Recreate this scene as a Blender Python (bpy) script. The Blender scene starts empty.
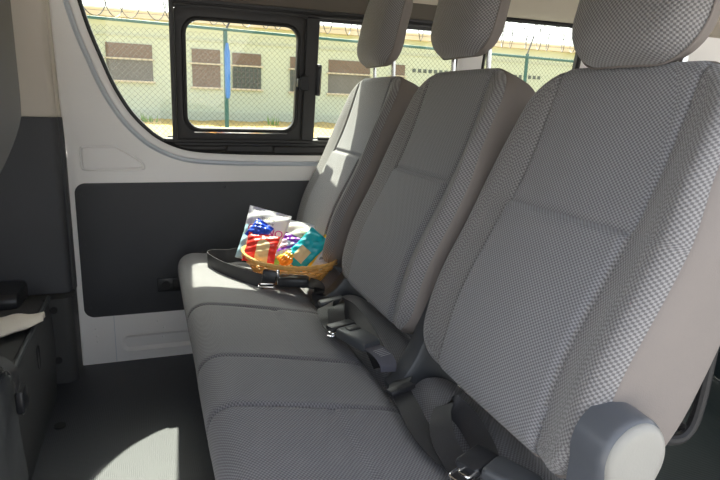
import bpy, bmesh, math, random
from mathutils import Vector, Matrix
random.seed(4)
scene = bpy.context.scene
COL = scene.collection
PI = math.pi
sin, cos, sqrt = math.sin, math.cos, math.sqrt

# ------------------------------------------------------------------ materials
def new_mat(name):
    m = bpy.data.materials.new(name); m.use_nodes = True
    nt = m.node_tree; b = nt.nodes['Principled BSDF']
    return m, nt, b

def plain(name, col, rough=.6, metal=0., bump=0., bscale=200., vary=0., spec=.5, vscale=8., coat=0.):
    m, nt, b = new_mat(name)
    b.inputs['Base Color'].default_value = (*col, 1); b.inputs['Roughness'].default_value = rough
    b.inputs['Metallic'].default_value = metal; b.inputs['Specular IOR Level'].default_value = spec
    b.inputs['Coat Weight'].default_value = coat
    tc = nt.nodes.new('ShaderNodeTexCoord')
    if bump:
        n = nt.nodes.new('ShaderNodeTexNoise'); n.inputs['Scale'].default_value = bscale
        nt.links.new(tc.outputs['Object'], n.inputs['Vector'])
        bp = nt.nodes.new('ShaderNodeBump'); bp.inputs['Strength'].default_value = bump
        bp.inputs['Distance'].default_value = .002
        nt.links.new(n.outputs['Fac'], bp.inputs['Height']); nt.links.new(bp.outputs['Normal'], b.inputs['Normal'])
    if vary:
        n = nt.nodes.new('ShaderNodeTexNoise'); n.inputs['Scale'].default_value = vscale; n.inputs['Detail'].default_value = 5
        nt.links.new(tc.outputs['Object'], n.inputs['Vector'])
        mx = nt.nodes.new('ShaderNodeMix'); mx.data_type = 'RGBA'
        mx.inputs[6].default_value = (*[c*(1-vary) for c in col], 1)
        mx.inputs[7].default_value = (*[min(1, c*(1+vary)) for c in col], 1)
        nt.links.new(n.outputs['Fac'], mx.inputs[0]); nt.links.new(mx.outputs[2], b.inputs['Base Color'])
    return m

def weave(name, pu, pv, light, dark, bump=.5, rough=.85):
    """woven seat cloth: staggered oval floats, laid out in the mesh's own UV metres"""
    m, nt, b = new_mat(name)
    N, Lk = nt.nodes, nt.links
    uv = N.new('ShaderNodeUVMap'); sp = N.new('ShaderNodeSeparateXYZ'); Lk.new(uv.outputs['UV'], sp.inputs[0])
    def mth(op, a, bb=None):
        n = N.new('ShaderNodeMath'); n.operation = op
        for i, v in enumerate((a, bb)):
            if v is None: continue
            if isinstance(v, (int, float)): n.inputs[i].default_value = v
            else: Lk.new(v, n.inputs[i])
        return n.outputs[0]
    su = mth('SINE', mth('MULTIPLY', sp.outputs[0], 2*PI/pu)); sv = mth('SINE', mth('MULTIPLY', sp.outputs[1], 2*PI/pv))
    pr = mth('MULTIPLY', su, sv)
    fac = N.new('ShaderNodeMapRange'); fac.inputs[1].default_value = -.35; fac.inputs[2].default_value = .35
    fac.interpolation_type = 'SMOOTHSTEP'
    Lk.new(pr, fac.inputs[0])
    mx = N.new('ShaderNodeMix'); mx.data_type = 'RGBA'
    mx.inputs[6].default_value = (*dark, 1); mx.inputs[7].default_value = (*light, 1)
    Lk.new(fac.outputs[0], mx.inputs[0]); Lk.new(mx.outputs[2], b.inputs['Base Color'])
    bp = N.new('ShaderNodeBump'); bp.inputs['Strength'].default_value = bump; bp.inputs['Distance'].default_value = .001
    Lk.new(pr, bp.inputs['Height']); Lk.new(bp.outputs['Normal'], b.inputs['Normal'])
    b.inputs['Roughness'].default_value = rough; b.inputs['Sheen Weight'].default_value = .25
    b.inputs['Sheen Roughness'].default_value = .5; b.inputs['Specular IOR Level'].default_value = .25
    return m

def ribbed(name, col, rough, pitch=.006, strength=.5, axis='X', spec=.5):
    m = plain(name, col, rough, spec=spec); nt = m.node_tree; b = nt.nodes['Principled BSDF']
    tc = nt.nodes.new('ShaderNodeTexCoord')
    w = nt.nodes.new('ShaderNodeTexWave'); w.bands_direction = axis; w.inputs['Scale'].default_value = 2*PI/pitch/20
    nt.links.new(tc.outputs['Object'], w.inputs['Vector'])
    bp = nt.nodes.new('ShaderNodeBump'); bp.inputs['Strength'].default_value = strength; bp.inputs['Distance'].default_value = .0008
    nt.links.new(w.outputs['Fac'], bp.inputs['Height']); nt.links.new(bp.outputs['Normal'], b.inputs['Normal'])
    return m

def glass_mat(name, tint):
    m = bpy.data.materials.new(name); m.use_nodes = True; nt = m.node_tree
    nt.nodes.remove(nt.nodes['Principled BSDF'])
    t = nt.nodes.new('ShaderNodeBsdfTransparent'); t.inputs[0].default_value = (*tint, 1)
    g = nt.nodes.new('ShaderNodeBsdfGlossy'); g.inputs['Roughness'].default_value = .02
    lw = nt.nodes.new('ShaderNodeLayerWeight'); pw = nt.nodes.new('ShaderNodeMath'); pw.operation = 'POWER'; pw.inputs[1].default_value = 5
    f = nt.nodes.new('ShaderNodeMath'); f.operation = 'MULTIPLY_ADD'; f.inputs[1].default_value = .9; f.inputs[2].default_value = .04
    nt.links.new(lw.outputs['Facing'], pw.inputs[0]); nt.links.new(pw.outputs[0], f.inputs[0])
    mx = nt.nodes.new('ShaderNodeMixShader')
    nt.links.new(f.outputs[0], mx.inputs[0]); nt.links.new(t.outputs[0], mx.inputs[1]); nt.links.new(g.outputs[0], mx.inputs[2])
    nt.links.new(mx.outputs[0], nt.nodes['Material Output'].inputs['Surface'])
    return m

M = {}
M['fine'] = weave('seat_cloth_fine', .0076, .0062, (.275,.275,.288), (.130,.128,.137))
M['coarse'] = weave('seat_cloth_coarse', .0080, .0070, (.270,.263,.264), (.125,.120,.122), .6)
M['bench'] = weave('bench_cloth', .0076, .0064, (.220,.217,.228), (.112,.109,.118))
M['side'] = plain('seat_side_fabric', (.20,.178,.165), .8, bump=.25, bscale=500, vary=.04, spec=.2)
M['plastic'] = plain('black_plastic', (.022,.023,.026), .38, bump=.1, bscale=900)
M['hinge'] = plain('charcoal_plastic', (.062,.067,.074), .42, bump=.1, bscale=600)
M['webbing'] = ribbed('belt_webbing', (.030,.030,.033), .5, .0016, .4, 'X')
M['chrome'] = plain('chrome', (.82,.82,.82), .12, 1.)
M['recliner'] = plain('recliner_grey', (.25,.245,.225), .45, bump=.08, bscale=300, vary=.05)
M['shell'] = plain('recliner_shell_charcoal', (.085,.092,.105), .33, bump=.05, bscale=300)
M['paint'] = plain('van_paint', (.86,.845,.83), .35, vary=.02, coat=.1)
M['groove'] = plain('van_paint_seam', (.56,.60,.65), .4)
M['board'] = plain('dark_trim_board', (.052,.054,.060), .62, bump=.25, bscale=500, vary=.12, vscale=5)
M['beige'] = plain('pillar_trim_beige', (.56,.51,.44), .6, bump=.1, bscale=400)
M['headliner'] = plain('headliner', (.52,.46,.38), .9, bump=.3, bscale=700, vary=.05)
M['floor'] = ribbed('vinyl_floor', (.040,.044,.054), .52, .005, .5, 'X')
M['mat2'] = ribbed('rear_floor_vinyl', (.012,.022,.026), .6, .006, .5, 'Y')
M['kick'] = plain('kick_panel_plastic', (.050,.051,.052), .6, bump=.5, bscale=900)
M['carpet'] = plain('grey_carpet', (.085,.088,.092), .95, bump=.8, bscale=700, vary=.15, vscale=60)
M['frame'] = plain('window_frame_black', (.030,.030,.032), .55)
M['railbrown'] = plain('window_header_trim', (.11,.095,.078), .6)
M['rubber'] = plain('rubber', (.012,.012,.013), .6)
M['frontseat'] = plain('front_seat_cloth', (.14,.135,.135), .9, bump=.5, bscale=800)
M['cream'] = plain('cream_cloth', (.78,.72,.62), .9, bump=.4, bscale=300)
M['glass'] = glass_mat('window_glass', (.71,.755,.675))
M['wicker'] = plain('wicker', (.66,.34,.08), .5, vary=.45, vscale=60)
M['wicker2'] = plain('wicker_rim', (.74,.42,.13), .5, vary=.4, vscale=60)

def foil(name, col, rough=.3): return plain(name, col, rough, bump=.35, bscale=60, spec=.6)
M['p_silver'] = foil('pack_silver', (.66,.66,.70)); M['p_white'] = foil('pack_white', (.85,.86,.80))
M['p_blue'] = foil('pack_blue', (.01,.07,.62)); M['p_red'] = foil('pack_red', (.80,.04,.03))
M['p_tan'] = foil('pack_tan', (.72,.56,.30), .5); M['p_teal'] = foil('pack_teal', (.0,.40,.48))
M['p_yellow'] = foil('pack_yellow', (.90,.52,.03)); M['p_orange'] = foil('pack_orange', (.90,.30,.02))
M['p_purple'] = foil('pack_purple', (.22,.04,.42)); M['p_lilac'] = foil('pack_lilac', (.75,.70,.85))
M['p_green'] = foil('pack_green', (.25,.60,.18)); M['p_sky'] = foil('pack_pale_blue', (.45,.68,.78))
M['ink_mag'] = plain('ink_magenta', (.62,.03,.25), .5); M['ink_green'] = plain('ink_green', (.10,.50,.08), .5)
M['ink_grey'] = plain('ink_grey', (.22,.22,.22), .5); M['ink_orange'] = plain('ink_orange', (.90,.22,.02), .5)

M['wallout'] = plain('building_plaster', (.52,.58,.50), .9, vary=.06, vscale=.6)
M['bandout'] = plain('building_band', (.47,.52,.46), .9)
M['eave'] = plain('eave_cream', (.62,.55,.46), .8)
M['roofout'] = plain('roof_sheet', (.70,.68,.64), .7)
M['shutter'] = plain('brown_shutter', (.16,.11,.09), .8, vary=.15, vscale=3)
M['greywin'] = plain('grey_shutter', (.13,.125,.13), .8, vary=.15, vscale=3)
M['darkwin'] = plain('dark_grille_glass', (.06,.08,.08), .3)
M['greenmetal'] = plain('green_fence_paint', (.03,.10,.08), .6)
M['wire'] = plain('fence_wire', (.05,.06,.05), .6, .0)
M['razor'] = plain('razor_wire_steel', (.06,.06,.06), .6, .0)
M['bluetape'] = plain('blue_wrap', (.04,.16,.42), .4)
M['concrete'] = plain('yard_concrete', (.27,.265,.25), .9, vary=.12, vscale=1.5)
M['grass'] = plain('dry_grass', (.40,.29,.10), .95, bump=1., bscale=30, vary=.3, vscale=3)
M['weed'] = plain('green_weed', (.18,.32,.08), .9)

# ------------------------------------------------------------------ helpers
def link(o, parent=None):
    COL.objects.link(o)
    if parent is not None: o.parent = parent
    return o

def obj(name, verts, faces, mats, parent=None, smooth=True, midx=None, uvs=None):
    me = bpy.data.meshes.new(name)
    me.from_pydata([tuple(v) for v in verts], [], [tuple(f) for f in faces])
    if not isinstance(mats, (list, tuple)): mats = [mats]
    for m in mats: me.materials.append(m)
    if midx: me.polygons.foreach_set('material_index', midx)
    if uvs:
        lay = me.uv_layers.new(name='UVMap')
        for lp in me.loops: lay.data[lp.index].uv = uvs[lp.vertex_index]
    if smooth: me.polygons.foreach_set('use_smooth', [True]*len(me.polygons))
    me.update()
    bm = bmesh.new(); bm.from_mesh(me); bmesh.ops.recalc_face_normals(bm, faces=bm.faces); bm.to_mesh(me); bm.free()
    return link(bpy.data.objects.new(name, me), parent)

def tag(o, label, cat=None, group=None, kind=None):
    if label: o['label'] = label
    if cat: o['category'] = cat
    if group: o['group'] = group
    if kind: o['kind'] = kind
    return o

def thing(name, label, cat, loc=(0,0,0), group=None):
    o = link(bpy.data.objects.new(name, None)); o.location = loc; o.empty_display_size = .05
    return tag(o, label, cat, group)

def at(o, loc, rot=(0,0,0)):
    o.location = loc; o.rotation_euler = rot; return o

def split_smooth(o, ang=35):
    me = o.data; bm = bmesh.new(); bm.from_mesh(me)
    for e in bm.edges:
        if len(e.link_faces) == 2 and e.calc_face_angle(0) > math.radians(ang): e.smooth = False
    bm.to_mesh(me); bm.free(); return o

class MB:
    """collects shapes into one mesh"""
    def __init__(s): s.v = []; s.f = []; s.m = []
    def add(s, v, f, mi=0):
        k = len(s.v); s.v += [Vector(p) for p in v]; s.f += [tuple(i+k for i in q) for q in f]; s.m += [mi]*len(f)
    def box(s, a, b, bev=0., mi=0, mat=None, seg=2):
        bm = bmesh.new(); bmesh.ops.create_cube(bm, size=1)
        for v in bm.verts: v.co = Vector([(a[i]+b[i])/2 + v.co[i]*(b[i]-a[i]) for i in range(3)])
        if bev: bmesh.ops.bevel(bm, geom=bm.edges[:], offset=bev, segments=seg, affect='EDGES', profile=.5)
        bm.verts.index_update()
        s.add([mat @ v.co if mat else v.co for v in bm.verts], [[v.index for v in f.verts] for f in bm.faces], mi); bm.free()
    def tube(s, pts, r, n=8, mi=0, closed=False, cap=True):
        pts = [Vector(p) for p in pts]; L = len(pts); rings = []
        prev = None
        for i, p in enumerate(pts):
            if closed: t = pts[(i+1) % L] - pts[i-1]
            else: t = pts[min(i+1, L-1)] - pts[max(i-1, 0)]
            if t.length < 1e-9: t = Vector((0,0,1))
            t.normalize()
            if prev is None:
                a = Vector((0,0,1)) if abs(t.z) < .9 else Vector((1,0,0)); nrm = t.cross(a).normalized()
            else:
                nrm = prev - t*prev.dot(t)
                nrm = nrm.normalized() if nrm.length > 1e-6 else t.orthogonal().normalized()
            prev = nrm; bn = t.cross(nrm)
            rr = r(i/(max(L-1,1))) if callable(r) else r
            rings.append([p + (nrm*cos(2*PI*k/n) + bn*sin(2*PI*k/n))*rr for k in range(n)])
        v = [q for g in rings for q in g]; f = []
        for i in range(L if closed else L-1):
            j = (i+1) % L
            for k in range(n): f.append((i*n+k, i*n+(k+1)%n, j*n+(k+1)%n, j*n+k))
        if cap and not closed: f += [tuple(range(n)), tuple((L-1)*n+k for k in range(n))]
        s.add(v, f, mi)
    def loft(s, loops, closed=True, cap0=False, cap1=False, mi=0):
        n = len(loops[0]); v = [p for l in loops for p in l]; f = []
        for i in range(len(loops)-1):
            for k in range(n if closed else n-1):
                f.append((i*n+k, i*n+(k+1)%n, (i+1)*n+(k+1)%n, (i+1)*n+k))
        if cap0: f.append(tuple(range(n)))
        if cap1: f.append(tuple((len(loops)-1)*n+k for k in range(n)))
        s.add(v, f, mi)
    def ribbon(s, pts, wdirs, width, th=.0014, mi=0):
        """strap: centre path, across direction at each point"""
        pts = [Vector(p) for p in pts]; L = len(pts); loops = []
        for i, p in enumerate(pts):
            t = (pts[min(i+1, L-1)] - pts[max(i-1, 0)]).normalized()
            w = Vector(wdirs[i]); w = (w - t*w.dot(t)).normalized(); n = t.cross(w)
            a = w*width/2; b = n*th/2
            loops.append([p-a-b, p+a-b, p+a+b, p-a+b])
        s.loft(loops, True, True, True, mi)
    def build(s, name, mats, parent=None, smooth=True, ang=35):
        o = obj(name, s.v, s.f, mats, parent, smooth, s.m)
        if smooth: split_smooth(o, ang)
        return o

def spline(pts, n):
    """Catmull-Rom through the points, n samples per span (lists of any dimension)"""
    P = [list(p) for p in pts]; P = [P[0]] + P + [P[-1]]; out = []
    for i in range(1, len(P)-2):
        for k in range(n):
            t = k/n
            out.append([.5*((2*b) + (-a+c)*t + (2*a-5*b+4*c-d)*t*t + (-a+3*b-3*c+d)*t**3)
                        for a, b, c, d in zip(P[i-1], P[i], P[i+1], P[i+2])])
    out.append(P[-2]); return out

def rrect(x0, z0, x1, z1, r, n=8):
    out = []
    for cx, cz, a in ((x1-r, z1-r, 0), (x0+r, z1-r, 90), (x0+r, z0+r, 180), (x1-r, z0+r, 270)):
        for k in range(n+1):
            t = math.radians(a + 90*k/n); out.append((cx+r*cos(t), cz+r*sin(t)))
    return out

def resample(loop, n):
    L = [Vector(p) for p in loop]; L.append(L[0].copy())
    d = [0.]
    for a, b in zip(L, L[1:]): d.append(d[-1] + (b-a).length)
    out = []; j = 0
    for k in range(n):
        s_ = d[-1]*k/n
        while j < len(d)-2 and d[j+1] < s_: j += 1
        t = (s_-d[j])/max(1e-9, d[j+1]-d[j]); out.append(tuple(L[j].lerp(L[j+1], t)))
    return out

def inset(loop, d):
    """offset a closed CCW 2D loop inward by d"""
    n = len(loop); out = []
    for i in range(n):
        a = Vector(loop[i-1]); b = Vector(loop[(i+1) % n]); t = (b-a).normalized()
        out.append((loop[i][0] - t[1]*d, loop[i][1] + t[0]*d))
    return out

# ------------------------------------------------------------------ the van's far wall
YW, ZB, TA = 2.11, .756, .1556
def wp(x, z, off=0.):
    if z > ZB: return Vector((x, YW-(z-ZB)*math.tan(TA)-off*cos(TA), z-off*sin(TA)))
    return Vector((x, YW-off, z))

def sheet(outer, holes, mapf):
    """flat polygon with holes, cut along the belt line, mapped into the world"""
    bm = bmesh.new()
    for lp in [outer]+holes:
        vs = [bm.verts.new((p[0], p[1], 0)) for p in lp]
        for i in range(len(vs)): bm.edges.new((vs[i], vs[(i+1) % len(vs)]))
    bmesh.ops.triangle_fill(bm, use_beauty=True, use_dissolve=False, edges=bm.edges[:])
    bmesh.ops.bisect_plane(bm, geom=bm.verts[:]+bm.edges[:]+bm.faces[:], plane_co=(0, ZB, 0), plane_no=(0, 1, 0))
    bm.verts.index_update()
    v = [mapf(q.co.x, q.co.y) for q in bm.verts]; f = [[q.index for q in p.verts] for p in bm.faces]
    bm.free(); return v, f

left_curve = [(-.186,1.25),(-.185,1.227),(-.164,1.144),(-.134,1.057),(-.110,.991),(-.083,.936),(-.053,.888),(-.017,.847),
              (.026,.810),(.09,.779),(.168,.763),(.308,.756)]
lc = [tuple(p) for p in spline(left_curve, 4)]
right_part = [(.5,.754),(.8,.754),(1.06,.754),(1.10,.762),(1.13,.79),(1.14,.83),(1.14,1.18),(1.13,1.225),(1.10,1.26),(1.06,1.268),(.7,1.27),(.3,1.272),(-.10,1.275),(-.16,1.27)]
C1 = resample(lc + right_part, 220)                     # CCW: rubber outer edge
C2 = inset(C1, -.022); C3 = inset(C1, -.040); C0 = inset(C1, .011)
W2 = resample(rrect(1.258, .80, 1.716, 1.292, .05), 100)
W2o = inset(W2, -.012); W2i = inset(W2, .010)
rec = resample([tuple(p) for p in spline([(-.15,.786),(-.11,.786),(-.091,.777),(-.058,.757),(-.027,.734),(-.017,.715),(-.028,.702),(-.12,.700),(-.205,.701),(-.219,.712),(-.220,.745),(-.219,.772),(-.208,.784),(-.15,.786)][::-1], 5)][:-1][::-1][::-1], 70)
def ccw(l):
    a = sum(l[i][0]*l[(i+1) % len(l)][1]-l[(i+1) % len(l)][0]*l[i][1] for i in range(len(l)))
    return l if a > 0 else l[::-1]
rec = ccw(rec)
rib = rrect(-.126, .036, .75, .098, .022, 6)

b = MB()
XL, XR = -.258, 3.2
outer = [(XL,-.02),(XR,-.02),(XR,1.33),(XL,1.33)]
holes = [C3, W2o, rec, rib]
v, f = sheet(outer, holes, lambda x, z: wp(x, z)); b.add(v, f)
# recess stamping
L0 = [wp(*p) for p in rec]; L1 = [wp(*p, -.008) for p in inset(rec, .003)]; L2 = [wp(*p, -.008) for p in inset(rec, .006)]
L3 = [wp(*p, -.001) for p in inset(rec, .010)]
b.loft([L0, L1, L2, L3], cap1=True)
r0 = [wp(*p) for p in rib]; r1 = [wp(p[0], p[1], -.012) for p in inset(rib, .012)]; b.loft([r0, r1], cap1=True)
# flange steps round the windows
b.loft([[wp(*p) for p in C3], [wp(*p, -.010) for p in inset(C3, .005)]], mi=1)
b.loft([[wp(*p, -.010) for p in inset(C3, .005)], [wp(*p, -.010) for p in inset(C3, .014)]], mi=1)
b.loft([[wp(*p, -.010) for p in inset(C3, .014)], [wp(*p, .002) for p in C2], [wp(*p, .003) for p in inset(C2, .012)], [wp(*p, -.002) for p in C1], [wp(*p, -.035) for p in C1]])
b.loft([[wp(*p) for p in W2o], [wp(*p, -.02) for p in W2]])
for x, z in ((-.21,.135),(-.208,.108),(-.207,.085),(.0,.145),(.02,.118),(.015,.082)):
    b.loft([[wp(x+.004*cos(k), z+.004*sin(k)) for k in [i*PI/4 for i in range(8)]], [wp(x+.002*cos(k), z+.002*sin(k), .002) for k in [i*PI/4 for i in range(8)]]], cap1=True)
# folded edge at the front end
b.loft([[wp(XL, -.02+1.35*i/30) for i in range(31)], [wp(XL-.012, -.02+1.35*i/30, -.01) for i in range(31)]], closed=False)
wall = b.build('wall_far', [M['paint'], M['groove']]); tag(wall, 'silver white painted metal side wall', kind='structure')
s = MB(); s.loft([[wp(-.149+dx, z, .0006) for z in (.0,.06,.12,.178)] for dx in (-.001,.001)], closed=False)
tag(s.build('trim_7', M['groove']), 'vertical panel joint low on the side wall', kind='structure')
# lower dark board
pb = ccw(rrect(-.243, .181, 1.9, .659, .034, 14))
b = MB(); b.loft([[wp(*p, .0005) for p in pb], [wp(*p, .004) for p in pb], [wp(*p, .0055) for p in inset(pb, .003)]], cap1=True)
for x, z in ((-.222,.62),(-.222,.22),(-.222,.45),(.25,.64)):
    b.loft([[wp(x+.005*cos(k), z+.005*sin(k), .005) for k in [i*PI/4 for i in range(8)]], [wp(x+.003*cos(k), z+.003*sin(k), .0075) for k in [i*PI/4 for i in range(8)]]], cap1=True)
tag(b.build('trim_1', M['board']), 'dark grey board covering the lower side wall', kind='structure')
# power socket
t = thing('power_socket', 'small black socket plate on the dark wall board beside the bench', 'socket', (.045, 2.105, .286))
b = MB(); b.box((-.042,-.010,-.026), (.042,.0,.026), .003); b.build('plate', M['plastic'], t)
b = MB(); b.tube([(-.012,-.010,0),(-.012,-.016,0)], .015, 16); b.box((.012,-.0135,-.018), (.036,-.010,.018), .002); b.build('cover', M['rubber'], t)

# window 1: rubber, glass, slider frame
win = MB()
win.loft([[wp(*p, -.001) for p in C1], [wp(*p, .001) for p in inset(C1, .004)], [wp(*p, -.006) for p in C0], [wp(*p, -.024) for p in C0]])
w1 = win.build('window_1', M['rubber']); tag(w1, 'large side window with sliding pane', kind='structure')
g = MB(); g.add([wp(*p, -.022) for p in C0], [tuple(range(len(C0)))])
g.build('glass_pane', M['glass'], w1)
def frame(name, o, i_, off0, off1, mat, parent, bev=.004):
    m = MB(); m.loft([[wp(*p, off0) for p in o], [wp(*p, off1-bev*.5) for p in o], [wp(*p, off1) for p in inset(o, bev)],
                      [wp(*p, off1) for p in inset(i_, -bev)], [wp(*p, off1-bev) for p in i_], [wp(*p, off0) for p in i_]])
    return m.build(name, mat, parent)
N_ = 120
def rr(x0, z0, x1, z1, r): return resample(rrect(x0, z0, x1, z1, r, 10), N_)
so = rr(.094, .806, .531, 1.234, .006); si = rr(.118, .838, .512, 1.206, .050)
frame('slider_frame', so, si, -.021, -.002, M['frame'], w1)
frame('slider_seal', rr(.117,.837,.513,1.207,.051), rr(.129,.849,.503,1.197,.042), -.021, .003, M['rubber'], w1, .003)
m = MB(); m.loft([[wp(x, .8335, .0015) for x in [.15+.33*i/20 for i in range(21)]], [wp(x, .8372, .0022) for x in [.15+.33*i/20 for i in range(21)]]], closed=False)
m.build('highlight_strip', M['chrome'], w1)  # added chrome strip standing in for the highlight along the lower frame
m = MB()
def bar(mb, x0, z0, x1, z1, o0, o1, bv=.003):
    o = rrect(x0, z0, x1, z1, min(.006, (z1-z0)*.3, (x1-x0)*.3), 4)
    mb.loft([[wp(*p, o0) for p in o], [wp(*p, o1-bv) for p in o], [wp(*p, o1) for p in inset(o, bv)]], cap1=True)
bar(m, .532, .812, .579, 1.236, -.02, .006); m.build('centre_post', M['frame'], w1)
m = MB(); bar(m, .06, .752, 1.14, .815, -.034, -.026); bar(m, .05, .800, 1.135, .8115, -.02, .003); bar(m, .085, .787, 1.135, .799, -.02, -.004)
bar(m, .06, .772, .26, .787, -.02, -.002); bar(m, .262, .760, .43, .787, -.02, -.007); bar(m, .432, .762, 1.12, .786, -.02, -.002)
m.build('lower_rail', M['frame'], w1)
m = MB(); bar(m, .079, 1.230, 1.137, 1.275, -.03, -.003); bar(m, .09, 1.236, 1.135, 1.246, -.02, .006); bar(m, .09, 1.249, 1.135, 1.275, -.02, .002); bar(m, .078, .80, .093, 1.26, -.02, .004)
m.build('upper_rail', M['frame'], w1)
m = MB(); bar(m, .516, .992, .548, 1.043, .0, .018, .004); bar(m, .505, 1.003, .518, 1.032, .0, .026, .004); m.build('latch', M['plastic'], w1)
m = MB(); bar(m, .574, .975, .594, 1.083, -.01, .016, .006); m.build('pull_grip', M['plastic'], w1)
m = MB(); bar(m, .60, .812, 1.135, .822, -.02, -.004); bar(m, .58, 1.224, 1.135, 1.238, -.02, -.004); m.build('fixed_pane_frame', M['frame'], w1)

# window 2 farther back
m = MB(); m.loft([[wp(*p, -.004) for p in W2o], [wp(*p, .003) for p in W2], [wp(*p, -.006) for p in W2i], [wp(*p, -.024) for p in W2i]])
w2 = m.build('window_2', M['rubber']); tag(w2, 'side window behind the middle headrest', kind='structure')
m = MB(); m.add([wp(*p, -.022) for p in W2i], [tuple(range(len(W2i)))]); m.build('glass_pane', M['glass'], w2)
# header trim and headliner
m = MB(); prof = [(2.045,1.258),(2.018,1.260),(2.000,1.285),(1.985,1.305),(1.99,1.325),(2.03,1.335)]
m.loft([[Vector((x, y, z)) for y, z in prof] for x in (-.2, .3, .8, 1.148)], closed=False)
tag(m.build('trim_2', M['railbrown']), 'brown header trim above the side window', kind='structure')
m = MB(); prof = [(2.034,1.298),(2.0,1.302),(1.95,1.325),(1.88,1.362),(1.78,1.392),(1.6,1.408),(1.25,1.415),(.9,1.408),(.6,1.385),(.5,1.355),(.43,1.31),(.40,1.28)]
prof = [tuple(p) for p in spline(prof, 4)]
m.loft([[Vector((x, y, z)) for y, z in prof] + [Vector((x, y, z+.04)) for y, z in prof[::-1]] for x in [-1.9+5.1*i/12 for i in range(13)]], cap0=True, cap1=True)
tag(m.build('ceiling', M['headliner']), 'beige van headliner', kind='structure')
m = MB(); m.loft([[wp(x, z, .006) for x in (1.160,1.175,1.235,1.246)] for z in (.77,.9,1.0,1.1,1.2,1.29)], closed=False)
tag(m.build('trim_3', M['paint']), 'pale pillar between the two side windows', kind='structure')

# pillar trims at the front end of the wall
m = MB()
def column(mb, x0, x1, y0, y1, z0, z1, r, lean=0., mi=0):
    """vertical slab rounded in plan; lean tilts it towards the inside with height above the belt"""
    o = rrect(x0, y0, x1, y1, r, 6)
    loops = []
    for k in range(13):
        z = z0+(z1-z0)*k/12; dy = -max(0, z-ZB)*math.tan(TA)*lean
        loops.append([Vector((x, y+dy, z)) for x, y in o])
    mb.loft(loops, cap0=True, cap1=True, mi=mi)
column(m, -1.25, -.270, 2.060, 2.20, .877, 1.36, .02, 1.)
column(m, -.33, -.262, 2.085, 2.20, .877, 1.36, .006, 1.)
tag(m.build('trim_4', M['beige']), 'beige upper pillar trim', kind='structure')
m = MB(); column(m, -1.25, -.268, 2.035, 2.20, .302, .876, .022, .6); column(m, -.30, -.259, 2.075, 2.2, .30, .876, .006, .6)
tag(m.build('trim_5', M['board']), 'dark lower trim panel behind the front seat', kind='structure')
m = MB(); column(m, -.47, -.262, 1.985, 2.20, 0, .298, .03)
kp = m.build('trim_6', M['kick']); tag(kp, 'textured black kick panel at the foot of the pillar', kind='structure')
m = MB()
for x, z in ((-.318,.262),(-.318,.085)): m.tube([(x,1.988,z),(x,1.981,z)], .012, 14)
m.build('screw_cap', M['rubber'], kp)

# armrest on the front door
t = thing('door_armrest', 'black armrest grip jutting from the dark trim by the front seat', 'armrest', (-.6,1.93,.33))
m = MB(); m.loft([[Vector((x, y*s_, z*s_)) for y, z in rrect(-.075, -.030, .105, .033, .028, 6)] for x, s_ in ((-.3,1),(.14,1),(.19,.98),(.205,.9),(.21,.7))], cap0=True, cap1=True)
m.build('pad', M['plastic'], t)
m = MB(); m.tube([(-.3,-.02,-.06),(0,-.02,-.062),(.12,.0,-.058),(.19,.04,-.05)], .022, 10); m.build('grip', M['plastic'], t)

# ------------------------------------------------------------------ floor and the rest of the shell
m = MB(); m.box((-1.9,.40,-.05), (3.2,2.14,0)); tag(m.build('floor', M['floor'], smooth=False), 'dark ribbed vinyl floor', kind='structure')
m = MB(); m.box((1.18,.44,.0005), (1.93,2.05,.006), .002); tag(m.build('trim_8', M['mat2']), 'dark green black floor covering behind the bench', kind='structure')
m = MB(); m.box((1.93,.44,.0), (3.15,2.06,.13), .01)
st = m.build('trim_9', M['mat2']); tag(st, 'raised dark step of the rear floor', kind='structure')
m = MB(); m.tube([(1.925,.5,.008),(1.925,1.9,.008)], .007, 8); m.build('edge_strip', M['chrome'], st)
def shell(name, a, bb, mat, lab):
    m = MB(); m.box(a, bb); tag(m.build(name, mat, smooth=False), lab, kind='structure')
shell('trim_10', (-1.95,.28,1.462), (3.25,2.18,1.50), M['paint'], 'van roof skin')
shell('wall_rear', (3.2,.36,-.05), (3.26,2.14,.80), M['paint'], 'rear door lower half')
shell('trim_11', (3.2,.36,.80), (3.26,.48,1.46), M['paint'], 'rear door pillar near side')
shell('trim_12', (3.2,2.02,.80), (3.26,2.14,1.46), M['paint'], 'rear door pillar far side')
shell('wall_front', (-1.95,.36,-.05), (-1.9,2.3,1.02), M['board'], 'unseen front bulkhead, raised to hold back light')  # out of view; made taller to cut light from the front
m = MB(); m.box((1.10,.36,-.05), (3.2,.40,.80)); m.box((1.10,.385,.80), (1.22,.43,1.33)); m.box((1.72,.385,.80), (1.82,.43,1.33)); m.box((3.0,.385,.80), (3.2,.43,1.33)); m.box((1.10,.385,1.29), (3.2,.43,1.44))
tag(m.build('wall_near', M['paint'], smooth=False), 'near side wall behind the open sliding door', kind='structure')
m = MB(); m.box((-.62,.385,.0), (-.52,.43,1.33)); m.box((-1.95,.36,-.05), (-.62,.40,.78)); m.box((-1.95,.36,1.29), (1.1,.42,1.44))
m.box((-.56,.37,1.175), (1.1,.43,1.44)); m.box((-1.5,.385,.0), (-.20,.43,1.33)); m.box((-1.9,.37,1.20), (-.56,.43,1.44))  # unseen header and pillar boxes, added to cut light on the headrests
tag(m.build('wall_near_front', M['paint'], smooth=False), 'unseen near side front door and header, enlarged to block light', kind='structure')
m = MB(); m.box((-1.95,2.22,-.05), (-1.2,2.26,.80)); m.box((-1.25,2.12,.8), (-1.15,2.2,1.36)); tag(m.build('wall_far_front', M['paint'], smooth=False), 'far side front door', kind='structure')

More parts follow.
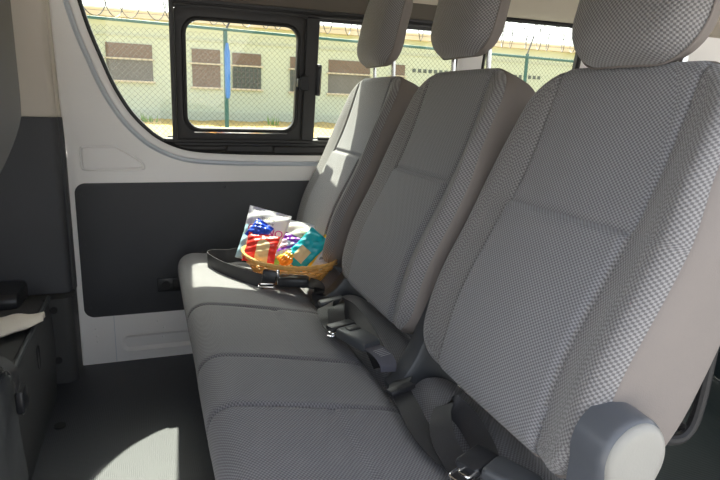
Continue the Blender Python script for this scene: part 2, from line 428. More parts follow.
# ------------------------------------------------------------------ seats
REC = .35
def pad_grid(a0, v0, v1, rt, rb, R, nu, nv, wf, taper=0.):
    """front surface of an upholstered pad: list of rows of (u, v, w)"""
    def corner(v):
        if v > v1-rt: d = v-(v1-rt); return rt - sqrt(max(0, rt*rt-d*d))
        if v < v0+rb: d = (v0+rb)-v; return rb - sqrt(max(0, rb*rb-d*d))
        return 0.
    vs = []
    for j in range(nv+1):
        t = j/nv
        t = t - .11*sin(2*PI*t)/ (2*PI) * 4.5
        vs.append(v0+(v1-v0)*t)
    rows = []
    for v in vs:
        atp = a0 - taper*max(0., v/v1)**1.2; a = atp - corner(v); row = []
        for i in range(nu+1):
            s_ = -1+2*i/nu
            s_ = s_*(1.18-.18*s_*s_) if abs(s_) < 1 else s_
            u = a*s_
            # distance to the rounded outline
            rr_ = rt if v > (v0+v1)/2 else rb
            qx = abs(u)-(atp-rr_); qy = (v-(v1-rr_)) if v > (v0+v1)/2 else ((v0+rr_)-v)
            d = rr_ - (sqrt(max(qx,0)**2+max(qy,0)**2) + min(max(qx,qy),0))
            d = max(0., d)
            e = 0. if d >= R else R - sqrt(max(0, R*R-(R-d)**2))
            row.append((u, v, wf(u, v, d) - e))
        rows.append(row)
    return rows

def pad(name, a0, v0, v1, rt, rb, R, depth, wf, place, mats, side_mat, parent, nu=120, nv=130, useam=.143, uvoff=0., sidename='side_panel', matf=None, Rb=.03, taper=0.):
    rows = pad_grid(a0, v0, v1, rt, rb, R, nu, nv, wf, taper)
    verts, uvs, faces, mi = [], [], [], []
    vacc = [0.]*(nu+1)
    for j, row in enumerate(rows):
        for i, (u, v, w) in enumerate(row):
            if j:
                q = rows[j-1][i]; vacc[i] += math.hypot(v-q[1], w-q[2])
        mid = nu//2; acc = [0.]*(nu+1)
        for i in range(mid+1, nu+1): acc[i] = acc[i-1] + math.hypot(row[i][0]-row[i-1][0], row[i][2]-row[i-1][2])
        for i in range(mid-1, -1, -1): acc[i] = acc[i+1] - math.hypot(row[i][0]-row[i+1][0], row[i][2]-row[i+1][2])
        for i, (u, v, w) in enumerate(row):
            verts.append(place(u, v, w)); uvs.append((acc[i]+uvoff, vacc[mid]*.6+vacc[i]*.4))
    n = nu+1
    for j in range(nv):
        for i in range(nu):
            faces.append((j*n+i, j*n+i+1, (j+1)*n+i+1, (j+1)*n+i))
            u = (rows[j][i][0]+rows[j][i+1][0])/2; v = (rows[j][i][1]+rows[j+1][i][1])/2
            mi.append(matf(u, v) if matf else 0)
    o = obj(name, verts, faces, mats, parent, True, mi, uvs)
    # side and back
    per = [rows[0][i] for i in range(nu)] + [rows[j][nu] for j in range(nv)] + [rows[nv][i] for i in range(nu, 0, -1)] + [rows[j][0] for j in range(nv, 0, -1)]
    cu, cv = 0., (v0+v1)/2
    loops = []
    def ring(off, frac):
        out = []
        for (u, v, w) in per:
            dep = depth(v) if callable(depth) else depth
            wr = -dep + Rb
            l = Vector((u-cu, (v-cv))); ll = max(l.length, 1e-6)
            sc = 1 - off/ll
            out.append(place(cu+l[0]*sc, cv+l[1]*sc, w + (wr-w)*frac if frac <= 1 else wr-Rb*(frac-1)))
        return out
    loops.append(ring(0, 0)); loops.append(ring(-.0035, .03)); loops.append(ring(-.0035, .35)); loops.append(ring(-.003, .7)); loops.append(ring(-.001, 1))
    for k in range(1, 7):
        a = PI/2*k/6; loops.append(ring(Rb*(1-cos(a)), 1+sin(a)))
    loops.append(ring(min(a0,(v1-v0)/2)*.7, 2.))
    s = MB(); s.loft(loops, cap1=True)
    s.build(sidename, side_mat, o, ang=60)
    return o

def gsn(x, w): return math.exp(-(x/w)**2)

bench = thing('bench_seat', 'grey three place bench seat with woven cloth backrests and headrests', 'bench seat', (.3,1.25,0))
OB = Vector((.3,1.25,0))

SEATS = [(.737, .246, .143), (1.262, .246, .147), (1.812, .243, .142)]
for yc, a0, us in SEATS:
    vt = .256 if yc < 1 else .270
    base = Vector((.62, yc, .79))
    U = Vector((sin(REC),0,cos(REC))); F = Vector((-cos(REC),0,sin(REC)))
    def place(u, v, w, base=base): return base + Vector((0,-1,0))*(-u) + U*v + F*w - OB
    def wf(u, v, d, us=us):
        w = 0.
        w -= .0070*gsn(abs(u)-us, .0045)                                   # long seams
        if abs(u) < us: w -= .0085*gsn(v-.0, .0055) * min(1, (us-abs(u))/.006)   # cross seam
        tb = min(1., max(0., (abs(u)-us)/.085)); w += (.032 if u < 0 else .008)*tb*tb*(3-2*tb)*(1-.6*min(1,max(0,(v-.08)/.17)))   # raised side bolsters
        w += .006*(1-(u/.25)**2) if abs(u) < .25 else 0
        w -= .012*gsn(v-.10, .12)*(1 if abs(u) < us else gsn(abs(u)-us, .03))*.6
        w += .020*gsn(v+.20, .13)                                           # lumbar swell
        if abs(u) < us: w += .004*math.tanh((-v)/.01) + .003
        return w
    def depth(v): return .122 - (.050*((-.19-v)/.155)**2 if v < -.19 else 0) + .012*gsn(v+.1,.15)
    br = pad('backrest', a0, -.345, vt, .085, .075, .024, depth, wf, place, [M['fine'], M['coarse']], M['side'], bench,
             150, 200, us, taper=.042, matf=lambda u, v, us=us: 0 if abs(u) < us else 1)
    # post sleeves
    for dy in (-.082, .082):
        m = MB(); c = base + U*vt + F*(-.034) + Vector((0,dy,0)) - OB
        m.loft([[c + Vector((x*s_, y*s_, 0)) + U*h_ for x, y in rrect(-.018,-.024,.018,.024,.012,5)] for h_, s_ in ((-.012,1.05),(.004,1),(.007,.85),(.0075,.3))], cap0=True, cap1=True)
        m.build('post_sleeve', M['plastic'], br)
    # headrest
    hb = base + U*vt + F*(-.004)
    HA = .22
    HU = Vector((sin(HA),0,cos(HA))); HF = Vector((-cos(HA),0,sin(HA)))
    zlow = {.737: 1.032, 1.262: 1.076, 1.812: 1.080}[yc]
    hb = Vector((.655, yc - (.004 if yc < 1 else 0), zlow))
    def hplace(u, v, w, hb=hb): return hb + Vector((0,u,0)) + HU*v + HF*w - OB
    hr = pad('headrest', .125, .0, .262, .080, .070, .034, .092,
             lambda u, v, d: -.020*(abs(u)/.123)**2.4 + .006 - .016*max(0, (.08-v)/.08)**2 - .018*max(0,(v-.15)/.11)**2, hplace, [M['coarse'], M['side']], M['side'], bench, 90, 90, Rb=.045)
    for dy in (-.082, .082):
        p1 = Vector((.734, yc+dy, zlow+.030)); p0 = base + U*vt + F*(-.034) + Vector((0,dy,0)) - U*.02
        m = MB(); m.tube([p0-OB, p1-OB], .0060, 12); m.build('post', M['chrome'], hr)

# seat cushion (one continuous squab)
prof = [(.52,.20),(.40,.195),(.25,.195),(.13,.20),(.106,.215),(.098,.25),(.089,.29),(.079,.33),(.071,.37),(.074,.402),(.090,.424),(.118,.434),(.16,.432),
        (.22,.424),(.28,.414),(.34,.403),(.39,.393),(.42,.382),(.440,.362),(.452,.350),(.462,.360),(.480,.390),(.505,.408),(.535,.410),(.565,.398),(.60,.37),(.62,.32),(.60,.25),(.57,.21)]
pp = spline(prof+[prof[0]], 7)[:-1]
# extra density on the top
dist = [0.]
for a, c in zip(pp, pp[1:]): dist.append(dist[-1]+math.hypot(c[0]-a[0], c[1]-a[1]))
nrm = []
for i in range(len(pp)):
    a = pp[i-1]; c = pp[(i+1) % len(pp)]; tx, tz = c[0]-a[0], c[1]-a[1]; l = math.hypot(tx, tz) or 1
    nrm.append((-tz/l, tx/l))          # path runs front face upward then rearward: this points outward
Y0, Y1 = .465, 2.040
ys = []
y = Y0
seams = [1.440, 1.120, .912, .590]
while y < Y1:
    ys.append(y)
    near = min([abs(y-s_) for s_ in seams]); ed = min(y-Y0, Y1-y)
    y += .0022 if near < .018 else (.002 if ed < .012 else .005 if ed < .09 else .007)
ys.append(Y1)
panels = [(1.120,1.440),(.590,.912)]
verts, uvs, faces = [], [], []
for y in ys:
    ed = min(y-Y0, Y1-y); r = .085
    e = 0. if ed >= r else r - sqrt(max(0, r*r-(r-ed)**2))
    for k, (x, z) in enumerate(pp):
        nx, nz = nrm[k]
        h = 0.
        top = 1. if (nz > .2 and x < .43) or (x < .09 and z > .33) else 0.
        if top:
            fade = min(1., max(0., (z-.33)/.05)) if x < .09 else 1.
            fade *= min(1., max(0., (.435-x)/.02))
            sy = [s_ - (.02*max(0,(x-.12))/.3 if s_ > .8 else 0) + (0.012*gsn(x-.07,.05)) for s_ in seams]
            for s_ in sy: h -= .0065*gsn(y-s_, .0062)*fade
            for a, c in panels:
                c2 = (a+c)/2; hwid = (c-a)/2
                if abs(y-c2) < hwid:
                    h -= .010*(1-((y-c2)/hwid)**2)*fade*gsn(x-.27,.17)
                    h -= .0055*gsn(x-.295, .0060)*min(1,(hwid-abs(y-c2))/.01)
                    if x > .295: h += .003*min(1,(hwid-abs(y-c2))/.02)
        if x > .455 and z > .3:
            for s_ in (1.0, 1.537): h -= .030*gsn(y-s_, .030)
        if x > .455 and z > .3:
            for s_ in (.737,1.262,1.812): h += .006*gsn(y-s_, .12)
        px, pz = x - nx*(e-h)*1., z - nz*(e-h)*1.
        ccx, ccz = .32, .30
        verts.append(Vector((px, y, pz))-OB); uvs.append((y, dist[k]))
n = len(pp)
for i in range(len(ys)-1):
    for k in range(n): faces.append((i*n+k, i*n+(k+1)%n, (i+1)*n+(k+1)%n, (i+1)*n+k))
faces.append(tuple(range(n))); faces.append(tuple((len(ys)-1)*n+k for k in range(n)))
cush = obj('seat_cushion', verts, faces, M['bench'], bench, True, None, uvs)
# steel legs and rails under the squab
for yy in (.62, 1.25, 1.88):
    m = MB(); m.box((.16-.3,yy-.02-1.25,.0), (.21-.3,yy+.02-1.25,.21), .005); m.box((.48-.3,yy-.02-1.25,.0), (.53-.3,yy+.02-1.25,.22), .005); m.box((.14-.3,yy-.03-1.25,0), (.56-.3,yy+.03-1.25,.012), .003)
    m.build('leg', M['plastic'], bench)
m = MB(); m.box((.13-.3,.55-1.25,.175), (.58-.3,1.95-1.25,.205), .006); m.build('seat_frame', M['plastic'], bench)

# recliner cover on the near end
def arch(cx, cz, rx, rz, tilt, zb, n=28):
    pts = []
    for k in range(n+1):
        a = -.15*PI + 1.30*PI*k/n
        x, z = rx*cos(a), rz*sin(a)
        pts.append((cx + x*cos(tilt)+z*sin(tilt), cz - x*sin(tilt)+z*cos(tilt)))
    return pts
ar = arch(.524, .550, .049, .053, .15, 0)
ar = ar + [(.476,.50),(.472,.42),(.455,.30),(.47,.235),(.56,.235),(.565,.33),(.568,.44),(.569,.50)]
ar = ccw(resample(ar, 120))
def ringY(lp, y): return [Vector((x, y, z))-OB for x, z in lp]
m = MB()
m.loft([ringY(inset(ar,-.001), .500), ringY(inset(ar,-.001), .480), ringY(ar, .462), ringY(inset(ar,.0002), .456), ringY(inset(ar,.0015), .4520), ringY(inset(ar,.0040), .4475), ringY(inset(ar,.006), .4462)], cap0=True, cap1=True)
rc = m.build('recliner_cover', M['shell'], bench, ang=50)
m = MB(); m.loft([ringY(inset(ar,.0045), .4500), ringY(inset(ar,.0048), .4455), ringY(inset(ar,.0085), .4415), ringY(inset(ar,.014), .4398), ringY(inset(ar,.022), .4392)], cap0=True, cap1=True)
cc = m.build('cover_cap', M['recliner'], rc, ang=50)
# frame tube looping behind the lower backrest
m = MB(); m.tube([Vector(p)-OB for p in spline([(.90,.60,.85),(.855,.60,.74),(.833,.60,.63),(.826,.60,.50),(.812,.60,.447),(.777,.60,.436),(.72,.60,.46),(.66,.60,.50)], 6)], .009, 10)
m.tube([Vector(p)-OB for p in [(.81,.60,.447),(.81,1.9,.447)]], .009, 10)
m.build('frame_tube', M['rubber'], bench)
m = MB(); m.box(Vector((.60,.55,.42))-OB, Vector((.66,1.98,.50))-OB, .01); m.build('hinge_beam', M['plastic'], bench)

# hinge covers between the places
def hinge(yc, pts, w, knob=None):
    lp = ccw(resample([tuple(p) for p in spline(pts+[pts[0]], 5)][:-1], 60))
    m = MB(); h = w/2
    m.loft([[Vector((x,yc-h,z))-OB for x, z in inset(lp,.006)], [Vector((x,yc-h+.004,z))-OB for x, z in inset(lp,.001)], [Vector((x,yc-h+.012,z))-OB for x, z in lp],
            [Vector((x,yc+h-.012,z))-OB for x, z in lp], [Vector((x,yc+h-.003,z))-OB for x, z in inset(lp,.003)], [Vector((x,yc+h,z))-OB for x, z in inset(lp,.008)]], cap0=True, cap1=True)
    o = m.build('hinge_cover', M['hinge'], bench, ang=40)
    if knob:
        m = MB(); K = [(.530,.505),(.522,.49),(.518,.468),(.525,.450),(.545,.445),(.562,.458),(.568,.485),(.556,.505)]
        K = ccw(resample([tuple(p) for p in spline(K+[K[0]], 5)][:-1], 40))
        m.loft([[Vector((x,y_,z))-OB for x, z in inset(K, i_)] for y_, i_ in ((yc-h-.018,.006),(yc-h-.014,.001),(yc-h+.01,0),(yc+.0,.002))], cap0=True, cap1=True)
        m.build('release_lever', M['hinge'], bench, ang=50)
    return o
hinge(1.000, [(.445,.385),(.455,.368),(.55,.35),(.62,.40),(.635,.50),(.60,.575),(.555,.585),(.53,.545),(.50,.46),(.465,.402)], .060)
hinge(1.545, [(.425,.375),(.435,.358),(.55,.35),(.62,.40),(.635,.50),(.60,.53),(.560,.50),(.525,.455),(.49,.415),(.45,.392)], .055, knob=True)

# ------------------------------------------------------------------ seat belts
def frameloop(mb, c, ax, ay, w, h, r, n=6, mi=0):
    c = Vector(c); ax = Vector(ax).normalized(); ay = Vector(ay); ay = (ay - ax*ay.dot(ax)).normalized()
    mb.tube([c + ax*x + ay*y for x, y in rrect(-w/2, -h/2, w/2, h/2, min(w,h)*.3, n)], r, 8, closed=True, mi=mi)
def slab(mb, c, ax, ay, l, w, h, bev=.003, tap=1., mi=0):
    """rounded block: l along ax, w along ay, h along the third axis"""
    c = Vector(c); ax = Vector(ax).normalized(); ay = Vector(ay); ay = (ay-ax*ay.dot(ax)).normalized(); az = ax.cross(ay)
    if az.z < 0: az = -az
    def ring(x, s_, hs): return [c + ax*x + ay*(y*s_) + az*(z*hs) for y, z in rrect(-w/2, -h/2, w/2, h/2, min(w,h)*.32, 4)]
    mb.loft([ring(-l/2, .86, .7), ring(-l/2+bev, 1, 1), ring(0, (1+tap)/2, 1), ring(l/2-bev, tap, 1), ring(l/2, tap*.86, .7)], cap0=True, cap1=True, mi=mi)

OY = Vector((0,0,0))
# near belt
t = thing('seat_belt', 'black lap belt with slider, raised loop and chrome tongue on the nearest place', 'seat belt', (.44,.78,.41))
O = Vector((.44,.78,.41))
def rel(pts, O): return [Vector(p)-O for p in pts]
W_ = .040
m = MB()
pa = [(.475,.985,.400),(.455,.955,.410),(.436,.925,.416),(.430,.890,.414),(.424,.850,.413),(.417,.81,.412),(.414,.77,.409),(.418,.73,.405),(.428,.69,.402),(.44,.65,.400)]
ps = spline([list(p)+[1,.30,.06] for p in pa], 4)
m.ribbon(rel([p[:3] for p in ps], O), [p[3:] for p in ps], W_)
lp_ = [[.424,.630,.402, 1,.25,.2],[.428,.69,.410, 1,.2,.2],[.432,.735,.420, 1,.12,.35],[.447,.775,.430, .9,.1,.5],[.466,.800,.436, .8,-.3,.5],[.478,.806,.436, .7,-.5,.5],[.488,.796,.432, .7,-.5,.5],[.494,.765,.425, .75,-.4,.5],[.492,.725,.416, .85,-.2,.4],[.484,.690,.412, .95,.1,.2],[.462,.640,.412, 1,.25,.1]]
ps = spline(lp_, 5); m.ribbon(rel([p[:3] for p in ps], O), [p[3:] for p in ps], W_)
m.build('strap', M['webbing'], t)
m = MB(); slab(m, Vector((.433,.909,.420))-O, (1,.30,.02), (0,1,0), .058, .020, .010, .003); m.build('strap_slider', M['plastic'], t)
dirB = Vector((.40,-.75,-.02)); acr = Vector((.9,.42,.0))
m = MB(); slab(m, Vector((.440,.646,.436))-O, acr, dirB, .060, .040, .014, .004); m.build('tongue_grip', M['plastic'], t)
m = MB(); frameloop(m, Vector((.416,.634,.427))-O, acr, dirB, .052, .030, .0026)
frameloop(m, Vector((.424,.630,.437))-O, acr, dirB, .050, .018, .0022); m.build('tongue_bar', M['chrome'], t)
m = MB(); slab(m, Vector((.466,.592,.436))-O, dirB, acr, .075, .054, .024, .006, .9); m.build('buckle', M['hinge'], t)
m = MB(); m.ribbon(rel([(.480,.558,.428),(.50,.53,.41),(.515,.50,.40)], O), [acr]*3, .045); m.build('buckle_strap', M['webbing'], t)

# middle belt
O = Vector((.42,1.16,.41)); t = thing('seat_belt', 'black lap belt fastened in its buckle with grey tag, on the middle place', 'seat belt', O)
d = Vector((.04,-.20,.0)).normalized(); a = Vector((1,.28,.03)).normalized()
m = MB()
ps = spline([[.470,1.43,.40, .5,-.6,.2],[.440,1.40,.418, .8,.1,.4],[.412,1.35,.432, 1,.3,.2],[.398,1.29,.430, 1,.35,.1],[.396,1.25,.420, 1,.35,.0],[.404,1.205,.420, 1,.3,0]], 5)
m.ribbon(rel([p[:3] for p in ps], O), [p[3:] for p in ps], W_)
ps = spline([[.404,1.22,.432, 1,.3,0],[.415,1.27,.452, 1,.3,.1],[.432,1.300,.452, .9,.1,.3],[.450,1.285,.446, .75,.2,.6],[.459,1.24,.434, .75,.2,.6],[.461,1.17,.424, .75,.2,.6],[.457,1.10,.412, .8,.2,.4],[.450,1.04,.402, .9,.2,.2]], 5)
m.ribbon(rel([p[:3] for p in ps], O), [p[3:] for p in ps], .042)
m.build('strap', M['webbing'], t)
m = MB(); slab(m, Vector((.408,1.205,.436))-O, a, d, .066, .032, .015, .004); m.build('tongue_grip', M['plastic'], t)
m = MB(); frameloop(m, Vector((.386,1.180,.428))-O, (1,.5,0), (.3,-1,.2), .040, .020, .0025); frameloop(m, Vector((.402,1.186,.434))-O, a, d, .060, .016, .0022); m.build('tongue_bar', M['chrome'], t)
m = MB(); slab(m, Vector((.421,1.123,.438))-O, d+Vector((.10,0,0)), a, .105, .056, .026, .007, .88)
m.build('buckle', M['hinge'], t)
m = MB(); slab(m, Vector((.418,1.150,.4515))-O, d, a, .022, .030, .003, .001); m.build('press_button', M['plastic'], t)
m = MB(); ps = spline([[.434,1.075,.436],[.440,1.045,.437],[.444,1.020,.433],[.445,1.002,.424],[.443,.998,.412]], 4)
m.ribbon(rel(ps, O), [a]*len(ps), .040, .003); m.build('belt_tag', plain('tag_grey', (.10,.10,.125), .7, bump=.6, bscale=900), t)
m = MB()
for i in range(5):
    c = Vector((.4405,1.048,.4392))-O + d*(.007*i); m.box((-.013,-.0008,-.0003), (.013,.0008,.0004), mat=Matrix.Translation(c) @ Matrix.Rotation(.28,4,'Z'))
m.build('tag_print', plain('tag_print', (.32,.32,.34), .7), t)
# connector tongue lying by the far hinge
O = Vector((.44,1.42,.41)); t = thing('belt_anchor', 'short black belt end with metal tip beside the hinge cover', 'seat belt', O)
m = MB(); slab(m, Vector((.447,1.405,.424))-O, (1,.08,.1), (0,1,0), .070, .030, .018, .004); m.build('sleeve', M['hinge'], t)
m = MB(); m.tube(rel([(.425,1.375,.418),(.424,1.355,.405)], O), .004, 8); m.build('metal_tip', M['chrome'], t)

# far belt, lying in the sun
O = Vector((.25,1.75,.43)); t = thing('seat_belt', 'black lap belt standing in a loop on its edge on the sunlit far place', 'seat belt', O)
m = MB(); up = [.0,.0,1.]
ps = spline([[.300,1.60,.428, 0,.25,1],[.262,1.635,.434, 0,.15,1],[.225,1.675,.440, 0,.1,1],[.190,1.725,.445, 0,.05,1],[.168,1.775,.449, 0,0,1],[.158,1.815,.450, 0,0,1],[.166,1.845,.450, 0,0,1],[.190,1.850,.450, 0,0,1],[.225,1.835,.452, 0,0,1],[.262,1.835,.455, 0,.05,1],[.300,1.815,.450, 0,.1,1],[.345,1.80,.435, 0,.1,1],[.41,1.79,.42, 0,.1,1]], 5)
m.ribbon(rel([p[:3] for p in ps], O), [p[3:] for p in ps], .046)
m.build('strap', M['webbing'], t)
m = MB(); slab(m, Vector((.312,1.590,.444))-O, (.12,.0,.9), (1,-.35,0), .050, .042, .016, .004); m.build('tongue_grip', M['plastic'], t)
m = MB(); frameloop(m, Vector((.300,1.566,.431))-O, (1,-.3,0), (0,1,.2), .045, .018, .0028)
m.box((-.004,-.004,-.022), (.004,.004,.026), .001, mat=Matrix.Translation(Vector((.333,1.568,.450))-O)); m.build('tongue_bar', M['chrome'], t)
m = MB(); slab(m, Vector((.377,1.555,.443))-O, (1,-.35,-.03), (.3,1,.0), .085, .056, .030, .007, .9); m.build('buckle', M['plastic'], t)
m = MB(); ps = spline([[.415,1.535,.440],[.432,1.52,.438],[.438,1.50,.428],[.428,1.485,.416],[.438,1.47,.408],[.45,1.45,.402]], 4)
m.ribbon(rel(ps, O), [(.35,1,.5)]*len(ps), .040, .003); m.build('belt_tag', M['webbing'], t)

# ------------------------------------------------------------------ wicker basket
O = Vector((.384,1.664,.410)); AX = -.62
bk = thing('wicker_basket', 'small oval wicker basket of snack packs on the far place', 'basket', O)
bk.rotation_euler = (0,.05,AX)
def oval(a, bb, z, n, ph=0., wob=0., k=0, wz=0.):
    return [(a*cos(2*PI*i/n)*(1+wob*sin(k*2*PI*i/n+ph)), bb*sin(2*PI*i/n)*(1+wob*sin(k*2*PI*i/n+ph)), z + .010*(cos(2*PI*i/n)**2) + wz*sin(k*2*PI*i/n+ph)) for i in range(n)]
m = MB()
NR = 7
for q in range(NR):
    t_ = q/(NR-1); a_ = .092+.054*t_**.8; b_ = .060+.040*t_**.8
    m.tube(oval(a_, b_, .006+.060*t_, 112, PI*(q % 2), (.034), 14), .0039, 6, closed=True)
for i in range(28):
    ph = 2*PI*i/28 + .05
    m.tube([((.092+.054*t_**.8)*cos(ph), (.060+.040*t_**.8)*sin(ph), .004+.064*t_+.010*cos(ph)**2*t_) for t_ in (0,.25,.5,.75,1)], .0022, 5)
m.build('woven_side', M['wicker'], bk)
m = MB(); m.tube(oval(.148,.102,.074,140,0,.014,20,.0022), .0042, 6, closed=True); m.tube(oval(.148,.102,.074,140,PI,.014,20,.0022), .0042, 6, closed=True)
m.tube(oval(.146,.100,.069,100), .0035, 6, closed=True); m.build('rim', M['wicker2'], bk)
m = MB(); o_ = [Vector(p) for p in oval(.088,.058,.004,40)]; m.loft([o_, [p*.02+Vector((0,0,.004)) for p in o_]], cap1=True); m.loft([[p-Vector((0,0,.003)) for p in o_], o_])
m.build('base', M['wicker'], bk)

def text_mesh(s_, size, mat, parent, loc, name='lettering'):
    c = bpy.data.curves.new(name, 'FONT'); c.body = s_; c.size = size; c.extrude = .0002; c.align_x = 'CENTER'; c.align_y = 'CENTER'
    to = bpy.data.objects.new('tmp', c); COL.objects.link(to)
    dg = bpy.context.evaluated_depsgraph_get(); me = bpy.data.meshes.new_from_object(to.evaluated_get(dg))
    bpy.data.objects.remove(to); me.materials.clear(); me.materials.append(mat)
    o = bpy.data.objects.new(name, me); link(o, parent); o.location = loc
    o.rotation_euler = (PI/2, 0, 0); return o

def script_mark(parent, mat, cx, y, z, w, h):
    m = MB(); m.tube([(cx-w/2+w*i/40, y, z+h*sin(i*1.15)*(.6+.4*sin(i*.37))) for i in range(41)], .0007, 4); return m.build('script_mark', mat, parent)

def pack(name, label, w, h, th, mats, loc, yaw, roll, pitch, colf, grp=None, crimp=.1):
    """pillow pack; local x across, z up, -y towards the viewer; colf(u,v) picks the print colour"""
    t = thing(name, label, 'snack pack', loc, grp); t.rotation_euler = Matrix.Rotation(yaw,3,'Z').to_4x4().to_3x3().to_euler()
    R_ = Matrix.Rotation(yaw,3,'Z') @ Matrix.Rotation(pitch,3,'X') @ Matrix.Rotation(roll,3,'Y')
    t.rotation_euler = R_.to_euler()
    n = 36; V = []; F = []; mi = []
    sd = random.random()*9
    for side in (-1, 1):
        for j in range(n+1):
            v_ = -1+2*j/n
            for i in range(n+1):
                u_ = -1+2*i/n
                puff = max(0, (1-abs(u_)**2.6))**.6*max(0, (1-(abs(v_)/(1-crimp))**3 if abs(v_) < 1-crimp else 0))**.6
                wr = .0016*sin(9*u_+4*v_+sd)*puff + .0012*sin(15*v_-6*u_+sd*2) + .001*sin(40*u_)*(1 if abs(v_) > 1-crimp else 0)
                x = u_*w/2*(1-.06*(1-abs(v_))*1.0); V.append((x, side*(th/2*puff+.0004)+wr, v_*h/2))
        off = 0 if side == -1 else (n+1)**2
        for j in range(n):
            for i in range(n):
                F.append((off+j*(n+1)+i, off+j*(n+1)+i+1, off+(j+1)*(n+1)+i+1, off+(j+1)*(n+1)+i))
                mi.append(colf(-1+2*(i+.5)/n, -1+2*(j+.5)/n) if side == -1 else 0)
    obj('wrapper', V, F, mats, t, True, mi)
    t['label'] = label
    return t

def shp(*rules):
    def f(u, v):
        for r, k in rules:
            if r(u, v): return k
        return 0
    return f
G = 'snack packs in the wicker basket'
p = pack('snack_bag', 'tall silver white snack bag with pink capital lettering at the back of the basket', .140, .180, .030, [M['p_silver'], M['p_white'], M['p_green'], M['p_sky']], (.334,1.790,.524), -.15, .28, -.50,
         shp((lambda u, v: v < -.25 and u > .1, 2), (lambda u, v: u < -.75 and v < .3, 3), (lambda u, v: abs(u-.1) < .8 and -.6 < v < .72, 1)), G)
text_mesh('QUINOA', .034, M['ink_mag'], p, (.012,-.0185,.012)); script_mark(p, M['ink_grey'], .018, -.0185, -.014, .055, .005); script_mark(p, M['ink_grey'], .000, -.0172, .054, .045, .005); script_mark(p, M['ink_grey'], .004, -.0178, .040, .035, .005)
p = pack('snack_bag', 'white snack bag with green lettering and an orange spot, right rear of the basket', .150, .165, .030, [M['p_white'], M['p_silver'], M['p_orange']], (.462,1.760,.488), -.2, .22, -.52,
         shp((lambda u, v: (u-.62)**2/.05+(v-.52)**2/.045 < 1, 2), (lambda u, v: v > .78, 1)), G)
text_mesh('VEGGIE', .026, M['ink_green'], p, (-.014,-.0185,.016)); script_mark(p, M['ink_green'], -.004, -.0180, .046, .045, .004); script_mark(p, M['ink_green'], .000, -.0184, .034, .035, .004)
p = pack('snack_pack', 'crumpled bright blue snack pack on the left of the basket', .062, .066, .032, [M['p_blue']], (.308,1.725,.556), -.3, .6, -.5, lambda u, v: 0, G, .2)
p = pack('snack_pack', 'red snack pack with a tan window leaning over the left rim', .098, .094, .024, [M['p_red'], M['p_tan']], (.305,1.680,.512), -.3, .16, -.60, shp((lambda u, v: abs(u-.12) < .42 and v < .55 and (v < .2 or (u-.12)**2/.18+(v-.2)**2/.13 < 1), 1)), G)
p = pack('snack_pack', 'purple and white snack pack in the middle of the basket', .058, .090, .020, [M['p_lilac'], M['p_purple'], M['p_sky']], (.392,1.690,.507), -.2, .45, -.55, shp((lambda u, v: v > .45, 1), (lambda u, v: abs(v-.0-.5*u) < .14, 1), (lambda u, v: v < -.4, 2)), G)
p = pack('snack_pack', 'small orange snack pack low in the middle of the basket', .052, .040, .018, [M['p_orange'], M['p_yellow']], (.375,1.640,.487), -.2, -.5, -.5, shp((lambda u, v: u+v > .3, 1)), G)
p = pack('snack_pack', 'teal snack pack with a tan window leaning right in the basket', .078, .130, .024, [M['p_teal'], M['p_tan']], (.437,1.640,.512), -.35, .70, -.60, shp((lambda u, v: abs(u-.05) < .5 and -.75 < v < -.0, 1)), G)
p = pack('snack_pack', 'yellow snack pack with a silver lower half at the right rim', .066, .115, .022, [M['p_yellow'], M['p_silver'], M['ink_grey']], (.488,1.640,.494), -.3, .62, -.55, shp((lambda u, v: u > .05 and v < .45 and abs(v-u*.5+.35) < .09, 2), (lambda u, v: u > -.15 and v < .5-.4*u, 1)), G)

# ------------------------------------------------------------------ front seat row, left edge of the view
fs = thing('passenger_seat', 'dark grey front passenger seat seen from behind at the left edge', 'car seat', (-.45,1.38,.0))
OF = Vector((-.45,1.38,0))
def fplace(u, v, w): return Vector((-.270,1.375,.95)) + Vector((0,u,0)) + Vector((.03,0,1)).normalized()*v + Vector((1,0,0))*w - OF
pad('backrest', .225, -.56, .36, .10, .10, .05, .16, lambda u, v, d: -.75*max(0,-.05-v)**1.35 - .012*max(0,(v-.0)/.36) - .05*(u/.225)**4*.3, fplace, [M['frontseat']], M['frontseat'], fs, 50, 60, sidename='front_cover', Rb=.04)
m = MB(); m.box(Vector((-.92,1.15,.36))-OF, Vector((-.40,1.60,.46))-OF, .035, seg=4); m.build('seat_cushion', M['frontseat'], fs)
# riser under the front row
t = thing('seat_riser', 'curved dark plastic seat riser standing on the floor at the left', 'seat base', (-.5,1.6,0)); OR = Vector((-.5,1.6,0))
m = MB(); o = rrect(-1.1, 1.335, -.315, 1.955, .05, 8)
m.loft([[Vector((x+dx, y, z))-OR for x, y in o] for z, dx in ((0,-.004),(.08,.0),(.18,.003),(.27,0),(.305,-.008),(.318,-.02))], cap0=True, cap1=True); m.build('body', M['kick'], t)
m = MB(); o = rrect(-.014,-.030,.014,.030,.012,6)
m.loft([[Vector((-.3135-dx, 1.655+x*s_, .245+z*s_))-OR for x, z in o] for dx, s_ in ((.0,1.15),(-.002,1.1),(.001,.95))], cap1=True); m.build('finger_slot', M['rubber'], t)
m = MB(); m.tube([Vector((-.322,1.345,.322))-OR, Vector((-.322,1.94,.322))-OR], .006, 8); m.build('top_bead', M['hinge'], t)
m = MB(); m.tube([(-.285,1.70,0.),(-.285,1.70,.006)], .016, 16); tag(m.build('floor_plug', M['rubber']), 'round black plug set in the vinyl floor by the seat riser', 'plug')
